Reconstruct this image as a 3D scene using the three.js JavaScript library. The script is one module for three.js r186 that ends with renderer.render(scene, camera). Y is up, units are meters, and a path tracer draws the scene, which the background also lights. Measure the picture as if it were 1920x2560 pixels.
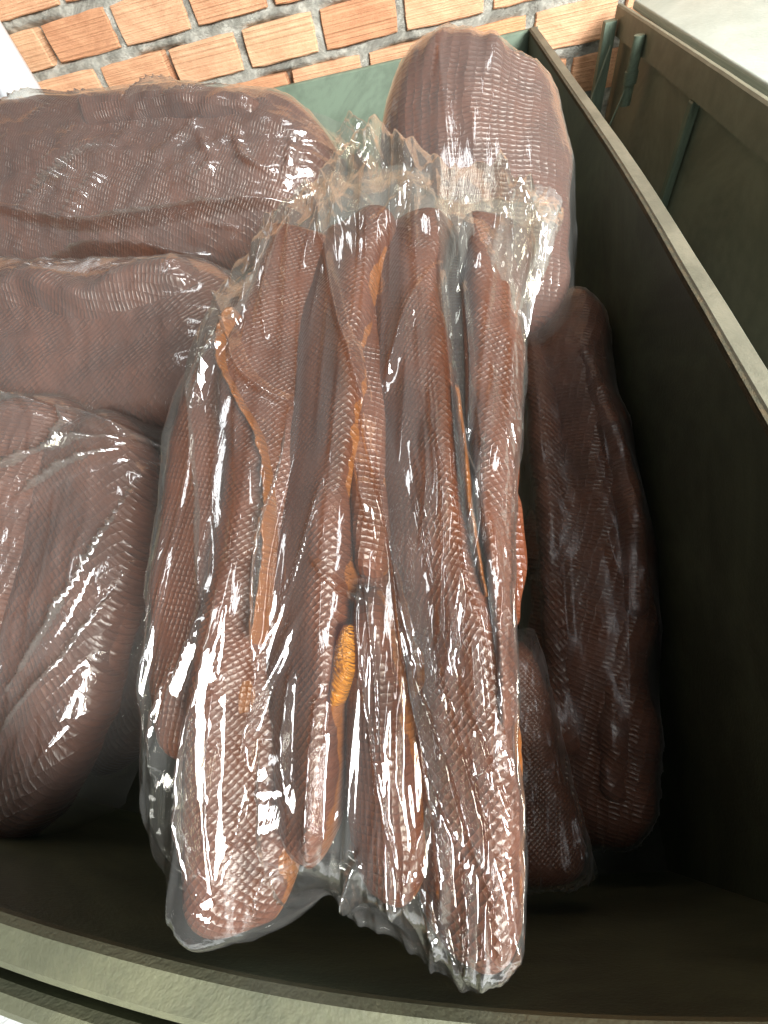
import * as THREE from 'three';
import { ImprovedNoise } from 'three/addons/math/ImprovedNoise.js';
import { RectAreaLightUniformsLib } from 'three/addons/lights/RectAreaLightUniformsLib.js';
import { mergeGeometries } from 'three/addons/utils/BufferGeometryUtils.js';
import { RoundedBoxGeometry } from 'three/addons/geometries/RoundedBoxGeometry.js';

// ---------------------------------------------------------------- camera, light, exposure
const scene = new THREE.Scene();
const camera = new THREE.PerspectiveCamera(100.44, 768 / 1024, 0.01, 60);
camera.position.set(0, 0.8, 0);
camera.rotation.set(-0.94823, 0.31159, -0.29668, 'YXZ');
scene.add(camera);
const renderer = new THREE.WebGLRenderer();
renderer.toneMapping = THREE.LinearToneMapping;
renderer.toneMappingExposure = 1.0;
renderer.shadowMap.enabled = true;
RectAreaLightUniformsLib.init();
scene.background = new THREE.Color().setRGB(0.135, 0.14, 0.14);   // dim unlit shed round the bin
const LAMPS = {
  window: { at: [1.75, 1.85, 1.3], look: [-0.05, 0.6, -0.35], w: 1.8, h: 1.3, power: 50, color: [0.97, 0.985, 1] },
  skylight: { at: [0.55, 3.2, 0.3], look: [0.1, 0.5, -0.3], w: 1.3, h: 0.6, power: 9, color: [0.95, 0.98, 1] },
};

// ---------------------------------------------------------------- helpers
const perlin = new ImprovedNoise();
const noise = (x, y, z = 0) => perlin.noise(x + 31.7, y + 17.3, z + 5.1);
function rng(seed) { let s = seed >>> 0; return () => { s = (s + 0x6D2B79F5) >>> 0; let t = Math.imul(s ^ (s >>> 15), 1 | s); t = (t + Math.imul(t ^ (t >>> 7), 61 | t)) ^ t; return ((t ^ (t >>> 14)) >>> 0) / 4294967296; }; }
const clamp = (x, a, b) => Math.min(b, Math.max(a, x));
const smooth = (a, b, x) => { const t = clamp((x - a) / (b - a), 0, 1); return t * t * (3 - 2 * t); };
const taken = {};
function numbered(name) { const n = taken[name] = (taken[name] ?? -1) + 1; return n ? `${name}_${String(n).padStart(3, '0')}` : name; }
function tag(o, label, category, group) { o.userData.label = label; o.userData.category = category; if (group) o.userData.group = group; return o; }
function mesh(name, geometry, material, parent) { const m = new THREE.Mesh(geometry, material); m.name = parent ? name : numbered(name); m.castShadow = m.receiveShadow = true; (parent ?? scene).add(m); return m; }
function thing(name, label, category, at = [0, 0, 0], group) { const g = new THREE.Group(); g.name = numbered(name); g.position.set(...at); scene.add(g); return tag(g, label, category, group); }
function catmull(p, t) {                                     // p: list of equal-length arrays, t in 0..1
  const n = p.length - 1, x = clamp(t, 0, 1) * n, i = Math.min(n - 1, Math.floor(x)), f = x - i;
  const a = p[Math.max(0, i - 1)], b = p[i], c = p[i + 1], d = p[Math.min(n, i + 2)], out = [];
  for (let k = 0; k < b.length; k++) out.push(0.5 * (2 * b[k] + (c[k] - a[k]) * f + (2 * a[k] - 5 * b[k] + 4 * c[k] - d[k]) * f * f + (3 * b[k] - a[k] - 3 * c[k] + d[k]) * f * f * f));
  return out;
}
function gridGeometry(nx, ny, f, wrap = false) {             // f(i, j) -> [x, y, z, u, v]
  const pos = new Float32Array(nx * ny * 3), uv = new Float32Array(nx * ny * 2), idx = [];
  for (let j = 0; j < ny; j++) for (let i = 0; i < nx; i++) {
    const q = f(i, j), k = j * nx + i;
    pos[k * 3] = q[0]; pos[k * 3 + 1] = q[1]; pos[k * 3 + 2] = q[2]; uv[k * 2] = q[3]; uv[k * 2 + 1] = q[4];
  }
  for (let j = 0; j < ny - 1; j++) for (let i = 0; i < nx - 1; i++) {
    const a = j * nx + i, b = a + 1, c = a + nx, d = c + 1;
    idx.push(a, b, d, a, d, c);
  }
  const g = new THREE.BufferGeometry();
  g.setAttribute('position', new THREE.BufferAttribute(pos, 3)); g.setAttribute('uv', new THREE.BufferAttribute(uv, 2)); g.setIndex(idx);
  g.computeVertexNormals();
  return g;
}
// random heights on a triangle lattice, joined by flat facets: the way stiff film crumples
const hash = (i, j, z) => { const x = Math.sin(i * 127.1 + j * 311.7 + z * 74.7) * 43758.5453; return x - Math.floor(x); };
function facet(x, y, z) {
  const k = (x + y) * 0.36602540378, i = Math.floor(x + k), j = Math.floor(y + k), m = (i + j) * 0.2113248654, fx = x - i + m, fy = y - j + m;
  const b = fx > fy ? [1, 0] : [0, 1], u = x + k - i, v = y + k - j;            // inside the unit square of the skewed lattice
  const h0 = hash(i, j, z), h1 = hash(i + b[0], j + b[1], z), h2 = hash(i + 1, j + 1, z);
  const hi = Math.max(u, v), lo = Math.min(u, v);
  return h0 * (1 - hi) + h1 * (hi - lo) + h2 * lo;
}
function texture(size, f, srgb = false) {                    // f(x, y in 0..1) -> grey or [r, g, b] in 0..1
  const d = new Uint8Array(size * size * 4);
  for (let y = 0; y < size; y++) for (let x = 0; x < size; x++) {
    let c = f(x / size, y / size); if (!Array.isArray(c)) c = [c, c, c];
    for (let k = 0; k < 3; k++) d[(y * size + x) * 4 + k] = clamp(Math.round(c[k] * 255), 0, 255);
    d[(y * size + x) * 4 + 3] = 255;
  }
  const t = new THREE.DataTexture(d, size, size, THREE.RGBAFormat);
  t.wrapS = t.wrapT = THREE.RepeatWrapping; t.magFilter = THREE.LinearFilter; t.minFilter = THREE.LinearFilter;
  if (srgb) t.colorSpace = THREE.SRGBColorSpace;
  t.needsUpdate = true;
  return t;
}
const scaled = (t, rx, ry = rx, rot = 0) => { const c = t.clone(); c.repeat.set(rx, ry); c.rotation = rot; c.needsUpdate = true; return c; };
// periodic noise so that tiles do not show a seam
const pn = (x, y, f, z = 0) => { const a = x * 2 * Math.PI, b = y * 2 * Math.PI, r = f / (2 * Math.PI); return perlin.noise(Math.cos(a) * r + 40, Math.sin(a) * r + 40 + Math.cos(b) * r * 1.3, Math.sin(b) * r * 1.3 + 20 + z); };
const rgb = (r, g, b) => new THREE.Color().setRGB(r, g, b);

// ---------------------------------------------------------------- materials
const grit = texture(512, (x, y) => 0.5 + 0.3 * pn(x, y, 60) + 0.25 * pn(x, y, 150, 3) + 0.2 * pn(x, y, 20, 7));
const blot = (a, b, f1, f2, z) => texture(512, (x, y) => { const k = clamp(0.5 + 0.9 * pn(x, y, f1, z) + 0.5 * pn(x, y, f2, z + 9) + 0.25 * pn(x, y, f2 * 5, z + 2), 0, 1); return a.map((c, i) => c + (b[i] - c) * k); }, true);
function std(color, o = {}) { return new THREE.MeshStandardMaterial({ color, roughness: 0.85, metalness: 0, ...o }); }
// net imprint pressed into the sheets: two families of fine grooves
const netTile = texture(1024, (x, y) => {
  const n = 32, wx = 0.008 * pn(x, y, 9, 4) + 0.003 * pn(x, y, 30, 2), wy = 0.008 * pn(x, y, 9, 8) + 0.003 * pn(x, y, 30, 5);
  const a = Math.sqrt(Math.abs(Math.cos(Math.PI * (x + wx) * n))), b = Math.sqrt(Math.abs(Math.cos(Math.PI * (y + wy) * n)));
  const depth = clamp(0.7 + 0.9 * pn(x, y, 8, 11), 0.4, 1);
  return clamp(0.5 + depth * (0.62 * Math.pow(a, 0.8) * b - 0.4) + 0.06 * pn(x, y, 120) + 0.06 * pn(x, y, 12, 3), 0, 1);
});
const sheetTone = texture(512, (x, y) => {
  const k = clamp(0.5 + 0.55 * pn(x, y, 4, 1) + 0.25 * pn(x, y, 12, 6), 0, 1), f = 0.05 * pn(x, y, 90, 3);
  return [0.58 + 0.17 * k + f, 0.41 + 0.13 * k + f, 0.33 + 0.11 * k + f];
}, true);
const PITCH = 0.0034, TILE = PITCH * 32;
function sheetMaterial(color, o = {}) {
  return new THREE.MeshPhysicalMaterial({ color, map: scaled(sheetTone, 6, 6), roughness: 0.3, ior: 1.5, bumpMap: scaled(netTile, 1.25 / TILE, 1 / TILE, 0.45), bumpScale: 0.00115, ...o });
}
const M = {
  sheet: sheetMaterial(rgb(0.21, 0.13, 0.084)),
  ribbed: sheetMaterial(rgb(0.21, 0.13, 0.084), { bumpMap: scaled(netTile, 0.35 / TILE, 0.68 / TILE, 0.45), bumpScale: 0.0026 }),
  edge: sheetMaterial(rgb(0.22, 0.072, 0.014), { map: null, transmission: 0.25, thickness: 0 }),
  amber: new THREE.MeshPhysicalMaterial({ color: rgb(0.80, 0.30, 0.012), roughness: 0.14, ior: 1.5, transmission: 0.5, thickness: 0, bumpMap: scaled(grit, 9, 9), bumpScale: 0.006 }),
};
const filmTile = texture(1024, (x, y) => {
  // fine cling wrinkles, long in one direction
  const r = (f, z, sx) => { const a = pn(x, y * sx % 1, f, z); return 1 - Math.abs(a) * 2.4; };
  const a = x * 2 * Math.PI, b = y * 2 * Math.PI;
  const st = (fx, fy, z) => perlin.noise(Math.cos(a) * fx + 9, Math.sin(a) * fx + 9 + Math.cos(b) * fy, Math.sin(b) * fy + z);
  const v = 0.55 * Math.pow(1 - Math.min(1, Math.abs(st(6, 1.2, 3)) * 2.2), 2) + 0.3 * Math.pow(1 - Math.min(1, Math.abs(st(13, 2.4, 8)) * 2.2), 2) + 0.15 * st(25, 9, 4);
  return clamp(v, 0, 1);
});
const film = (milk, rough, bump, ior = 1.85) => new THREE.MeshPhysicalMaterial({ color: rgb(0.90, 0.89, 0.84), roughness: rough, ior, transmission: 1 - milk, thickness: 0, side: THREE.DoubleSide, bumpMap: scaled(filmTile, 9, 9), bumpScale: bump });
M.film = film(0.024, 0.04, 0.00006);
M.filmNeck = film(0.085, 0.05, 0.0001);
M.filmDull = film(0.014, 0.34, 0.0001, 1.35);
M.filmBack = film(0.05, 0.06, 0.00015);

const SHAPES = {
  main: { origin: [-0.0179, 0.525, 0.0705], u: [0.99812, -0.01823, 0.05855], v: [0.06132, 0.29674, -0.95299],
    grid: [
      [[-0.1089, 0.5029], [-0.0975, 0.5031], [-0.0862, 0.5034], [-0.0641, 0.504], [-0.0425, 0.5045], [-0.0275, 0.4848], [-0.0133, 0.4661], [0.0128, 0.4604], [0.0379, 0.4549], [0.0535, 0.4437], [0.0685, 0.433]],
      [[-0.1429, 0.4439], [-0.1183, 0.4426], [-0.0944, 0.4413], [-0.071, 0.4378], [-0.0485, 0.4345], [-0.0299, 0.4296], [-0.0119, 0.4248], [0.0071, 0.42], [0.0254, 0.4154], [0.0431, 0.407], [0.0601, 0.3989]],
      [[-0.1719, 0.3816], [-0.1445, 0.3789], [-0.1181, 0.3763], [-0.0936, 0.3739], [-0.07, 0.3716], [-0.0488, 0.3695], [-0.0283, 0.3675], [-0.0099, 0.3657], [0.008, 0.3639], [0.027, 0.3602], [0.0455, 0.3567]],
      [[-0.1909, 0.2898], [-0.1641, 0.289], [-0.1384, 0.2881], [-0.1103, 0.2872], [-0.0833, 0.2863], [-0.0589, 0.2855], [-0.0353, 0.2847], [-0.0154, 0.284], [0.0039, 0.2834], [0.0218, 0.2828], [0.0392, 0.2822]],
      [[-0.1848, 0.2013], [-0.1581, 0.2021], [-0.1323, 0.2028], [-0.1053, 0.2036], [-0.0793, 0.2043], [-0.057, 0.205], [-0.0354, 0.2056], [-0.0172, 0.2061], [0.0006, 0.2066], [0.0171, 0.211], [0.0333, 0.2153]],
      [[-0.1843, 0.1266], [-0.1552, 0.129], [-0.1272, 0.1313], [-0.1011, 0.1334], [-0.0759, 0.1354], [-0.0554, 0.1371], [-0.0355, 0.1387], [-0.0163, 0.1403], [0.0024, 0.1418], [0.0176, 0.143], [0.0325, 0.1442]],
      [[-0.1796, 0.0654], [-0.1523, 0.0688], [-0.1259, 0.0721], [-0.0991, 0.0755], [-0.0733, 0.0787], [-0.0554, 0.0809], [-0.0381, 0.0831], [-0.0189, 0.0855], [-0.0004, 0.0878], [0.0168, 0.0899], [0.0335, 0.092]],
      [[-0.1626, 0.0361], [-0.1426, 0.0351], [-0.1183, 0.0368], [-0.0914, 0.039], [-0.0683, 0.0426], [-0.0547, 0.0446], [-0.0413, 0.0449], [-0.0219, 0.0461], [-0.0011, 0.0476], [0.019, 0.0508], [0.0359, 0.0551]],
      [[-0.1433, 0.0205], [-0.1252, 0.017], [-0.1091, 0.0169], [-0.0857, 0.0199], [-0.0664, 0.0293], [-0.0545, 0.033], [-0.0429, 0.028], [-0.0226, 0.0272], [-0.0022, 0.0258], [0.0182, 0.0277], [0.0362, 0.0396]],
      [[-0.1174, 0.0048], [-0.1083, 0.0017], [-0.0963, 0.0008], [-0.0787, 0.0053], [-0.0662, 0.0146], [-0.0545, 0.0243], [-0.0425, 0.0138], [-0.0236, 0.0115], [-0.0035, 0.0082], [0.0174, 0.0107], [0.0326, 0.0272]],
    ],
    lobes: [
      { kind: "sheet", plain: 1, flat: 1, T: 0.01, z: 0.0, spine: [[-0.0612, 0.436, 0.0758], [-0.0702, 0.3788, 0.0988], [-0.0735, 0.319, 0.1089], [-0.0797, 0.2519, 0.1118], [-0.0746, 0.1924, 0.106], [-0.0698, 0.1404, 0.0991], [-0.0576, 0.0956, 0.0863], [-0.0509, 0.0636, 0.0753]] },
      { kind: "sheet", skew: -0.6, T: 0.017, z: 0.002, spine: [[-0.1585, 0.3402, 0.0178], [-0.1648, 0.282, 0.0254], [-0.1578, 0.217, 0.0288], [-0.1501, 0.1604, 0.0279], [-0.1417, 0.1107, 0.0231], [-0.1326, 0.0778, 0.0147]] },
      { kind: "sheet", blunt: 0.35, skew: -0.8, T: 0.026, z: 0.004, spine: [[-0.1018, 0.4252, 0.0369], [-0.1126, 0.3769, 0.0325], [-0.1197, 0.3104, 0.0373], [-0.1105, 0.245, 0.0292], [-0.1113, 0.188, 0.0267], [-0.1102, 0.1497, 0.0262], [-0.1105, 0.1146, 0.0258], [-0.1038, 0.0729, 0.0251], [-0.0967, 0.0359, 0.0244], [-0.0893, 0.0121, 0.0204]] },
      { kind: "sheet", blunt: 0.35, skew: 0.9, T: 0.032, z: 0.006, spine: [[-0.0711, 0.4265, 0.0323], [-0.0805, 0.3756, 0.028], [-0.0822, 0.3213, 0.0279], [-0.0797, 0.288, 0.0266], [-0.0793, 0.2425, 0.0246], [-0.0784, 0.1882, 0.0253], [-0.0746, 0.1405, 0.0249], [-0.0698, 0.0984, 0.0192], [-0.0652, 0.0609, 0.0146], [-0.0632, 0.0437, 0.0097]] },
      { kind: "sheet", skew: -0.7, T: 0.024, z: 0.004, spine: [[-0.0615, 0.3648, 0.0127], [-0.0536, 0.3075, 0.0178], [-0.0496, 0.2599, 0.0168], [-0.0445, 0.2171, 0.0133], [-0.0425, 0.1783, 0.0089]] },
      { kind: "sheet", skew: 0.5, T: 0.03, z: 0.004, spine: [[-0.0439, 0.1753, 0.0075], [-0.04, 0.1431, 0.0131], [-0.0351, 0.1116, 0.0168], [-0.029, 0.0831, 0.0191], [-0.0243, 0.0569, 0.0183], [-0.0237, 0.0369, 0.0116]] },
      { kind: "sheet", blunt: 0.35, skew: 0.6, T: 0.03, z: 0.004, spine: [[-0.0343, 0.4246, 0.0324], [-0.0381, 0.3665, 0.0247], [-0.0308, 0.3201, 0.0256], [-0.0242, 0.2785, 0.0243], [-0.0194, 0.2379, 0.0231], [-0.0097, 0.1914, 0.0235], [0.0033, 0.1464, 0.025], [0.0084, 0.1065, 0.0247], [0.0106, 0.0705, 0.0234], [0.0123, 0.0382, 0.0211], [0.0117, 0.0201, 0.016]] },
      { kind: "sheet", plain: 1, blunt: 0.35, skew: -0.7, T: 0.028, z: 0.006, spine: [[0.0227, 0.4109, 0.0252], [0.021, 0.3595, 0.0189], [0.0216, 0.3161, 0.0184], [0.023, 0.2566, 0.0147], [0.0224, 0.217, 0.0112], [0.0253, 0.1811, 0.0085], [0.0267, 0.1483, 0.0068], [0.0281, 0.1088, 0.0052]] },
      { kind: "amber", flat: 1, T: 0.012, z: 0.026, spine: [[-0.0483, 0.1545, 0.0019], [-0.0489, 0.1436, 0.0046], [-0.0491, 0.1341, 0.0053], [-0.0502, 0.1238, 0.0038], [-0.0516, 0.1156, 0.0016]] },
      { kind: "edge", T: 0.028, z: 0.006, spine: [[-0.0001, 0.2893, 0.0024], [0.0056, 0.2431, 0.003], [0.0109, 0.2043, 0.0031], [0.0177, 0.1693, 0.002]] },
      { kind: "edge", T: 0.03, z: 0.006, spine: [[-0.1427, 0.3484, 0.0046], [-0.1542, 0.3362, 0.0035], [-0.1482, 0.3087, 0.0032], [-0.1307, 0.2809, 0.0032], [-0.1132, 0.2551, 0.0032], [-0.1029, 0.2199, 0.0029], [-0.098, 0.1748, 0.0025], [-0.0974, 0.1387, 0.0018]] },
    ],
    ridges: [
      { w: 0.006, lop: 0.4, h: 0.008, pts: [[-0.1555, 0.3586], [-0.1338, 0.3138], [-0.1162, 0.2834], [-0.0907, 0.2702]] },
      { w: 0.008, lop: 0.4, h: 0.007, pts: [[-0.1629, 0.3053], [-0.1468, 0.2385], [-0.127, 0.1597]] },
      { w: 0.005, lop: 0.6, h: 0.007, pts: [[-0.083, 0.3884], [-0.069, 0.3294], [-0.0571, 0.2962], [-0.0462, 0.2659]] },
      { w: 0.012, lop: 0.25, h: 0.01, pts: [[-0.0583, 0.3089], [-0.045, 0.2517], [-0.0286, 0.2001], [-0.0183, 0.145], [-0.0032, 0.0901]] },
      { w: 0.005, lop: 0.5, h: 0.007, pts: [[-0.0907, 0.2702], [-0.089, 0.2383], [-0.0938, 0.1982], [-0.0932, 0.1617], [-0.0835, 0.1027]] },
      { w: 0.007, lop: 0.4, h: 0.006, pts: [[-0.1157, 0.1773], [-0.1145, 0.1375], [-0.1157, 0.0951], [-0.1085, 0.0409]] },
      { w: 0.012, lop: 0.2, h: 0.008, pts: [[-0.0802, 0.1011], [-0.0767, 0.0716], [-0.0738, 0.0463]] },
      { w: 0.01, lop: 0.3, h: 0.008, pts: [[-0.0526, 0.2491], [-0.045, 0.2223], [-0.0396, 0.2022]] },
      { w: 0.006, lop: 0.5, h: 0.006, pts: [[-0.014, 0.3583], [-0.0286, 0.3197], [-0.0368, 0.2801]] },
      { w: 0.004, lop: 0.6, h: 0.006, pts: [[-0.0112, 0.358], [-0.0037, 0.2934], [0.0015, 0.2379], [0.0061, 0.1896], [0.0152, 0.1577]] },
      { w: 0.004, lop: 0.5, h: 0.005, pts: [[0.0028, 0.343], [0.0069, 0.2928], [0.0072, 0.2509]] },
      { w: 0.004, lop: 0.5, h: 0.006, pts: [[-0.0179, 0.1389], [-0.0058, 0.1038], [0.0068, 0.0747]] },
      { w: 0.005, lop: 0.4, h: 0.007, pts: [[-0.0125, 0.1373], [0.0042, 0.0997], [0.0161, 0.065]] },
      { w: 0.005, lop: 0.4, h: 0.006, pts: [[-0.0009, 0.1363], [0.0119, 0.1006], [0.0241, 0.0693]] },
      { w: 0.004, lop: 0.5, h: 0.006, pts: [[0.0074, 0.1312], [0.0195, 0.1068], [0.0287, 0.0843]] },
      { w: 0.005, lop: 0.4, h: 0.007, pts: [[-0.0089, 0.1071], [-0.0017, 0.0768], [0.0021, 0.0491]] },
      { w: 0.004, lop: 0.5, h: 0.006, pts: [[-0.0756, 0.0477], [-0.0789, 0.0357], [-0.0805, 0.0236]] },
      { w: 0.003, lop: 0.7, h: 0.005, pts: [[-0.0717, 0.05], [-0.0703, 0.0371], [-0.0688, 0.0256]] },
      { w: 0.006, lop: 0.5, h: 0.006, pts: [[-0.121, 0.1194], [-0.1152, 0.0758], [-0.1002, 0.0338]] },
      { w: 0.006, lop: 0.4, h: 0.006, pts: [[-0.1086, 0.1206], [-0.1035, 0.0773], [-0.0935, 0.0333]] },
      { w: 0.006, lop: 0.6, h: 0.005, pts: [[-0.126, 0.1551], [-0.1353, 0.1138], [-0.1437, 0.076]] },
      { w: 0.005, lop: 0.5, h: 0.005, pts: [[-0.141, 0.1264], [-0.1449, 0.1001], [-0.1464, 0.0718]] },
      { w: 0.004, lop: 0.6, h: 0.006, pts: [[-0.0658, 0.182], [-0.0524, 0.1709], [-0.04, 0.1649]] },
      { w: 0.005, lop: 0.5, h: 0.006, pts: [[-0.0562, 0.1214], [-0.055, 0.0926], [-0.0528, 0.0578]] },
      { w: 0.004, lop: 0.5, h: 0.005, pts: [[-0.0712, 0.1302], [-0.0693, 0.1003], [-0.0633, 0.0734]] },
      { w: 0.006, lop: 0.4, h: 0.006, pts: [[-0.0363, 0.238], [-0.0255, 0.1884], [-0.0138, 0.1412]] },
      { w: 0.006, lop: 0.5, h: 0.007, pts: [[-0.1198, 0.3853], [-0.1277, 0.3522], [-0.1351, 0.3207]] },
      { w: 0.006, lop: 0.5, h: 0.006, pts: [[-0.1087, 0.3996], [-0.1151, 0.3546], [-0.1117, 0.3124]] },
      { w: 0.007, lop: 0.4, h: 0.006, pts: [[-0.1311, 0.3344], [-0.1455, 0.3077], [-0.1534, 0.2689]] },
      { w: 0.004, lop: 0.5, h: 0.006, pts: [[-0.0093, 0.0564], [-0.0031, 0.0423], [-0.0007, 0.0283]] },
      { w: 0.004, lop: 0.5, h: 0.006, pts: [[0.0088, 0.067], [0.011, 0.0476], [0.0096, 0.0302]] },
      { w: 0.004, lop: 0.5, h: 0.006, pts: [[0.0179, 0.0668], [0.0215, 0.0523], [0.0232, 0.0382]] },
      { w: 0.006, lop: 0.4, h: 0.007, pts: [[-0.0348, 0.0605], [-0.0391, 0.0438], [-0.0411, 0.0267]] },
    ],
    flaps: [
      { amp: 0.009, f: 5, z: 1, arch: 1.0, corners: [[-0.1163, 0.0, 0.4983], [-0.0239, 0.01, 0.4753], [-0.0124, 0.012, 0.3512], [-0.098, 0.01, 0.3762]] },
      { amp: 0.008, f: 6, z: 4, arch: 0.8, corners: [[-0.0182, 0.02, 0.4369], [0.0581, 0.03, 0.4006], [0.039, 0.01, 0.3214], [-0.0117, 0.012, 0.3335]] },
      { amp: 0.007, f: 5, z: 9, arch: 1.0, corners: [[0.0338, 0.02, 0.4365], [0.0611, 0.03, 0.4094], [0.0451, 0.01, 0.355], [0.0196, 0.012, 0.3628]] },
    ],
  },
  back_left: { origin: [-0.4987, 0.5, -0.7694], u: [0.99425, -0.06738, 0.08317], v: [0.10704, 0.62588, -0.77254],
    grid: [
      [[-0.6062, 0.2948], [-0.6004, 0.2158], [-0.5944, 0.1355], [-0.5884, 0.0538], [-0.5822, -0.0292]],
      [[-0.5419, 0.335], [-0.5339, 0.2372], [-0.5259, 0.1375], [-0.5176, 0.0357], [-0.5092, -0.0683]],
      [[-0.3078, 0.3364], [-0.2983, 0.2414], [-0.2885, 0.1445], [-0.2786, 0.0456], [-0.2685, -0.0553]],
      [[-0.1177, 0.3329], [-0.1097, 0.2418], [-0.1015, 0.1488], [-0.0932, 0.0539], [-0.0847, -0.0431]],
      [[0.0399, 0.3205], [0.0466, 0.2344], [0.0535, 0.1465], [0.0605, 0.0567], [0.0677, -0.0349]],
      [[0.1775, 0.2954], [0.1837, 0.2208], [0.19, 0.1449], [0.1965, 0.0675], [0.203, -0.0112]],
      [[0.2899, 0.2523], [0.2944, 0.1971], [0.2989, 0.1411], [0.3035, 0.0844], [0.3081, 0.0269]],
      [[0.3194, 0.2301], [0.3232, 0.1854], [0.327, 0.1402], [0.3308, 0.0945], [0.3347, 0.0482]],
    ],
    lobes: [
      { kind: "sheet", flat: 1, T: 0.07, z: 0.0, blunt: 0.5, spine: [[-0.4633, 0.1063, 0.1523], [-0.2398, 0.113, 0.1488], [-0.0638, 0.117, 0.1426], [0.0821, 0.115, 0.1342], [0.2106, 0.1141, 0.1129], [0.313, 0.1114, 0.0767]] },
      { kind: "sheet", flat: 1, skew: -0.5, T: 0.078, z: 0.0, spine: [[-0.1203, 0.2101, 0.0364], [0.0101, 0.2164, 0.0417], [0.1327, 0.2023, 0.0366], [0.2187, 0.1818, 0.026]] },
    ],
    ridges: [
      { w: 0.014, lop: 0.4, h: 0.02, pts: [[-0.2785, 0.0574], [-0.0934, 0.0192], [0.0947, 0.0322], [0.251, 0.0449]] },
      { w: 0.014, lop: 0.5, h: 0.02, pts: [[-0.2849, -0.0815], [-0.1582, -0.023], [-0.006, -0.0134], [0.1439, -0.0327]] },
      { w: 0.01, lop: 0.4, h: 0.014, pts: [[-0.2214, 0.0471], [-0.1183, 0.1077], [-0.0389, 0.1379]] },
      { w: 0.01, lop: 0.5, h: 0.01, pts: [[-0.1666, 0.0073], [-0.0924, 0.0701], [-0.048, 0.1033]] },
      { w: 0.012, lop: 0.5, h: 0.008, pts: [[0.1018, 0.1549], [0.1342, 0.0987], [0.0781, 0.0678]] },
      { w: 0.008, lop: 0.5, h: 0.01, pts: [[0.1725, 0.1429], [0.1888, 0.1019], [0.2197, 0.0866]] },
      { w: 0.008, lop: 0.5, h: 0.009, pts: [[0.2631, 0.136], [0.2569, 0.0974], [0.2429, 0.0653]] },
    ],
  },
  mid_left: { origin: [-0.4711, 0.47, -0.3997], u: [0.99913, 0.02025, -0.03647], v: [-0.04172, 0.48499, -0.87352],
    grid: [
      [[-0.353, 0.2834], [-0.3475, 0.2182], [-0.3421, 0.1544], [-0.3368, 0.092], [-0.3317, 0.031]],
      [[-0.319, 0.3113], [-0.3125, 0.2293], [-0.3063, 0.1494], [-0.3002, 0.0718], [-0.2943, -0.0038]],
      [[-0.1297, 0.28], [-0.1258, 0.2009], [-0.122, 0.1239], [-0.1183, 0.0489], [-0.1147, -0.0241]],
      [[-0.0027, 0.257], [0.0024, 0.1808], [0.0073, 0.1067], [0.0121, 0.0347], [0.0168, -0.0355]],
      [[0.099, 0.2383], [0.1062, 0.1679], [0.1133, 0.0995], [0.1201, 0.0329], [0.1268, -0.0318]],
      [[0.201, 0.213], [0.2068, 0.1537], [0.2125, 0.0958], [0.2181, 0.0393], [0.2236, -0.0159]],
      [[0.2253, 0.1876], [0.2297, 0.1408], [0.234, 0.095], [0.2382, 0.05], [0.2424, 0.0059]],
    ],
    lobes: [
      { kind: "sheet", flat: 1, T: 0.06, z: 0.0, spine: [[-0.2491, 0.1253, 0.1168], [-0.0785, 0.1015, 0.1131], [0.0411, 0.0856, 0.1089], [0.1391, 0.0787, 0.0999], [0.2311, 0.0746, 0.082]] },
      { kind: "sheet", skew: 0.6, T: 0.072, z: 0, spine: [[-0.1449, 0.1389, 0.0418], [-0.049, 0.1418, 0.0479], [0.0347, 0.1086, 0.0495], [0.1135, 0.1193, 0.0474], [0.1888, 0.1233, 0.0366]] },
    ],
  },
  front_left: { origin: [-0.4065, 0.37, 0.0497], u: [0.99698, 0.02434, -0.07378], v: [-0.07769, 0.31236, -0.94678],
    grid: [
      [[-0.3997, 0.6647], [-0.257, 0.6126], [-0.1144, 0.563], [-0.0056, 0.5019], [0.0846, 0.4489]],
      [[-0.327, 0.4521], [-0.2078, 0.4335], [-0.0932, 0.4252], [-0.0003, 0.4228], [0.1223, 0.3967]],
      [[-0.2709, 0.288], [-0.1717, 0.2781], [-0.083, 0.2854], [0.0121, 0.3019], [0.1211, 0.3208]],
      [[-0.2247, 0.1529], [-0.1368, 0.153], [-0.0667, 0.1584], [0.0098, 0.1745], [0.1122, 0.1971]],
      [[-0.1822, 0.0822], [-0.1164, 0.0594], [-0.0547, 0.0582], [0.0064, 0.073], [0.0866, 0.0908]],
      [[-0.1406, 0.0073], [-0.0952, -0.0153], [-0.0545, -0.0294], [-0.0105, -0.0217], [0.0512, 0.0038]],
    ],
    lobes: [
      { kind: "sheet", skew: 0.5, T: 0.04, z: 0.0, spine: [[0.0211, 0.4277, 0.0468], [0.0181, 0.3592, 0.0767], [0.0118, 0.2561, 0.0834], [0.0043, 0.1647, 0.0785], [-0.0088, 0.0911, 0.0697], [-0.0257, 0.0345, 0.0596], [-0.0351, -0.0047, 0.0455]] },
      { kind: "sheet", skew: 0.5, T: 0.022, z: 0.0, spine: [[0.0698, 0.3783, 0.0185], [0.0728, 0.2913, 0.0246], [0.0652, 0.1955, 0.0278], [0.0454, 0.119, 0.0277], [0.0202, 0.0603, 0.0268], [-0.0066, 0.0087, 0.0227]] },
      { kind: "sheet", skew: -0.4, T: 0.052, z: 0.0, spine: [[-0.0593, 0.4624, 0.0509], [-0.0589, 0.3673, 0.0618], [-0.0713, 0.263, 0.0613], [-0.0821, 0.17, 0.0574], [-0.0913, 0.0866, 0.0455]] },
    ],
    ridges: [
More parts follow.
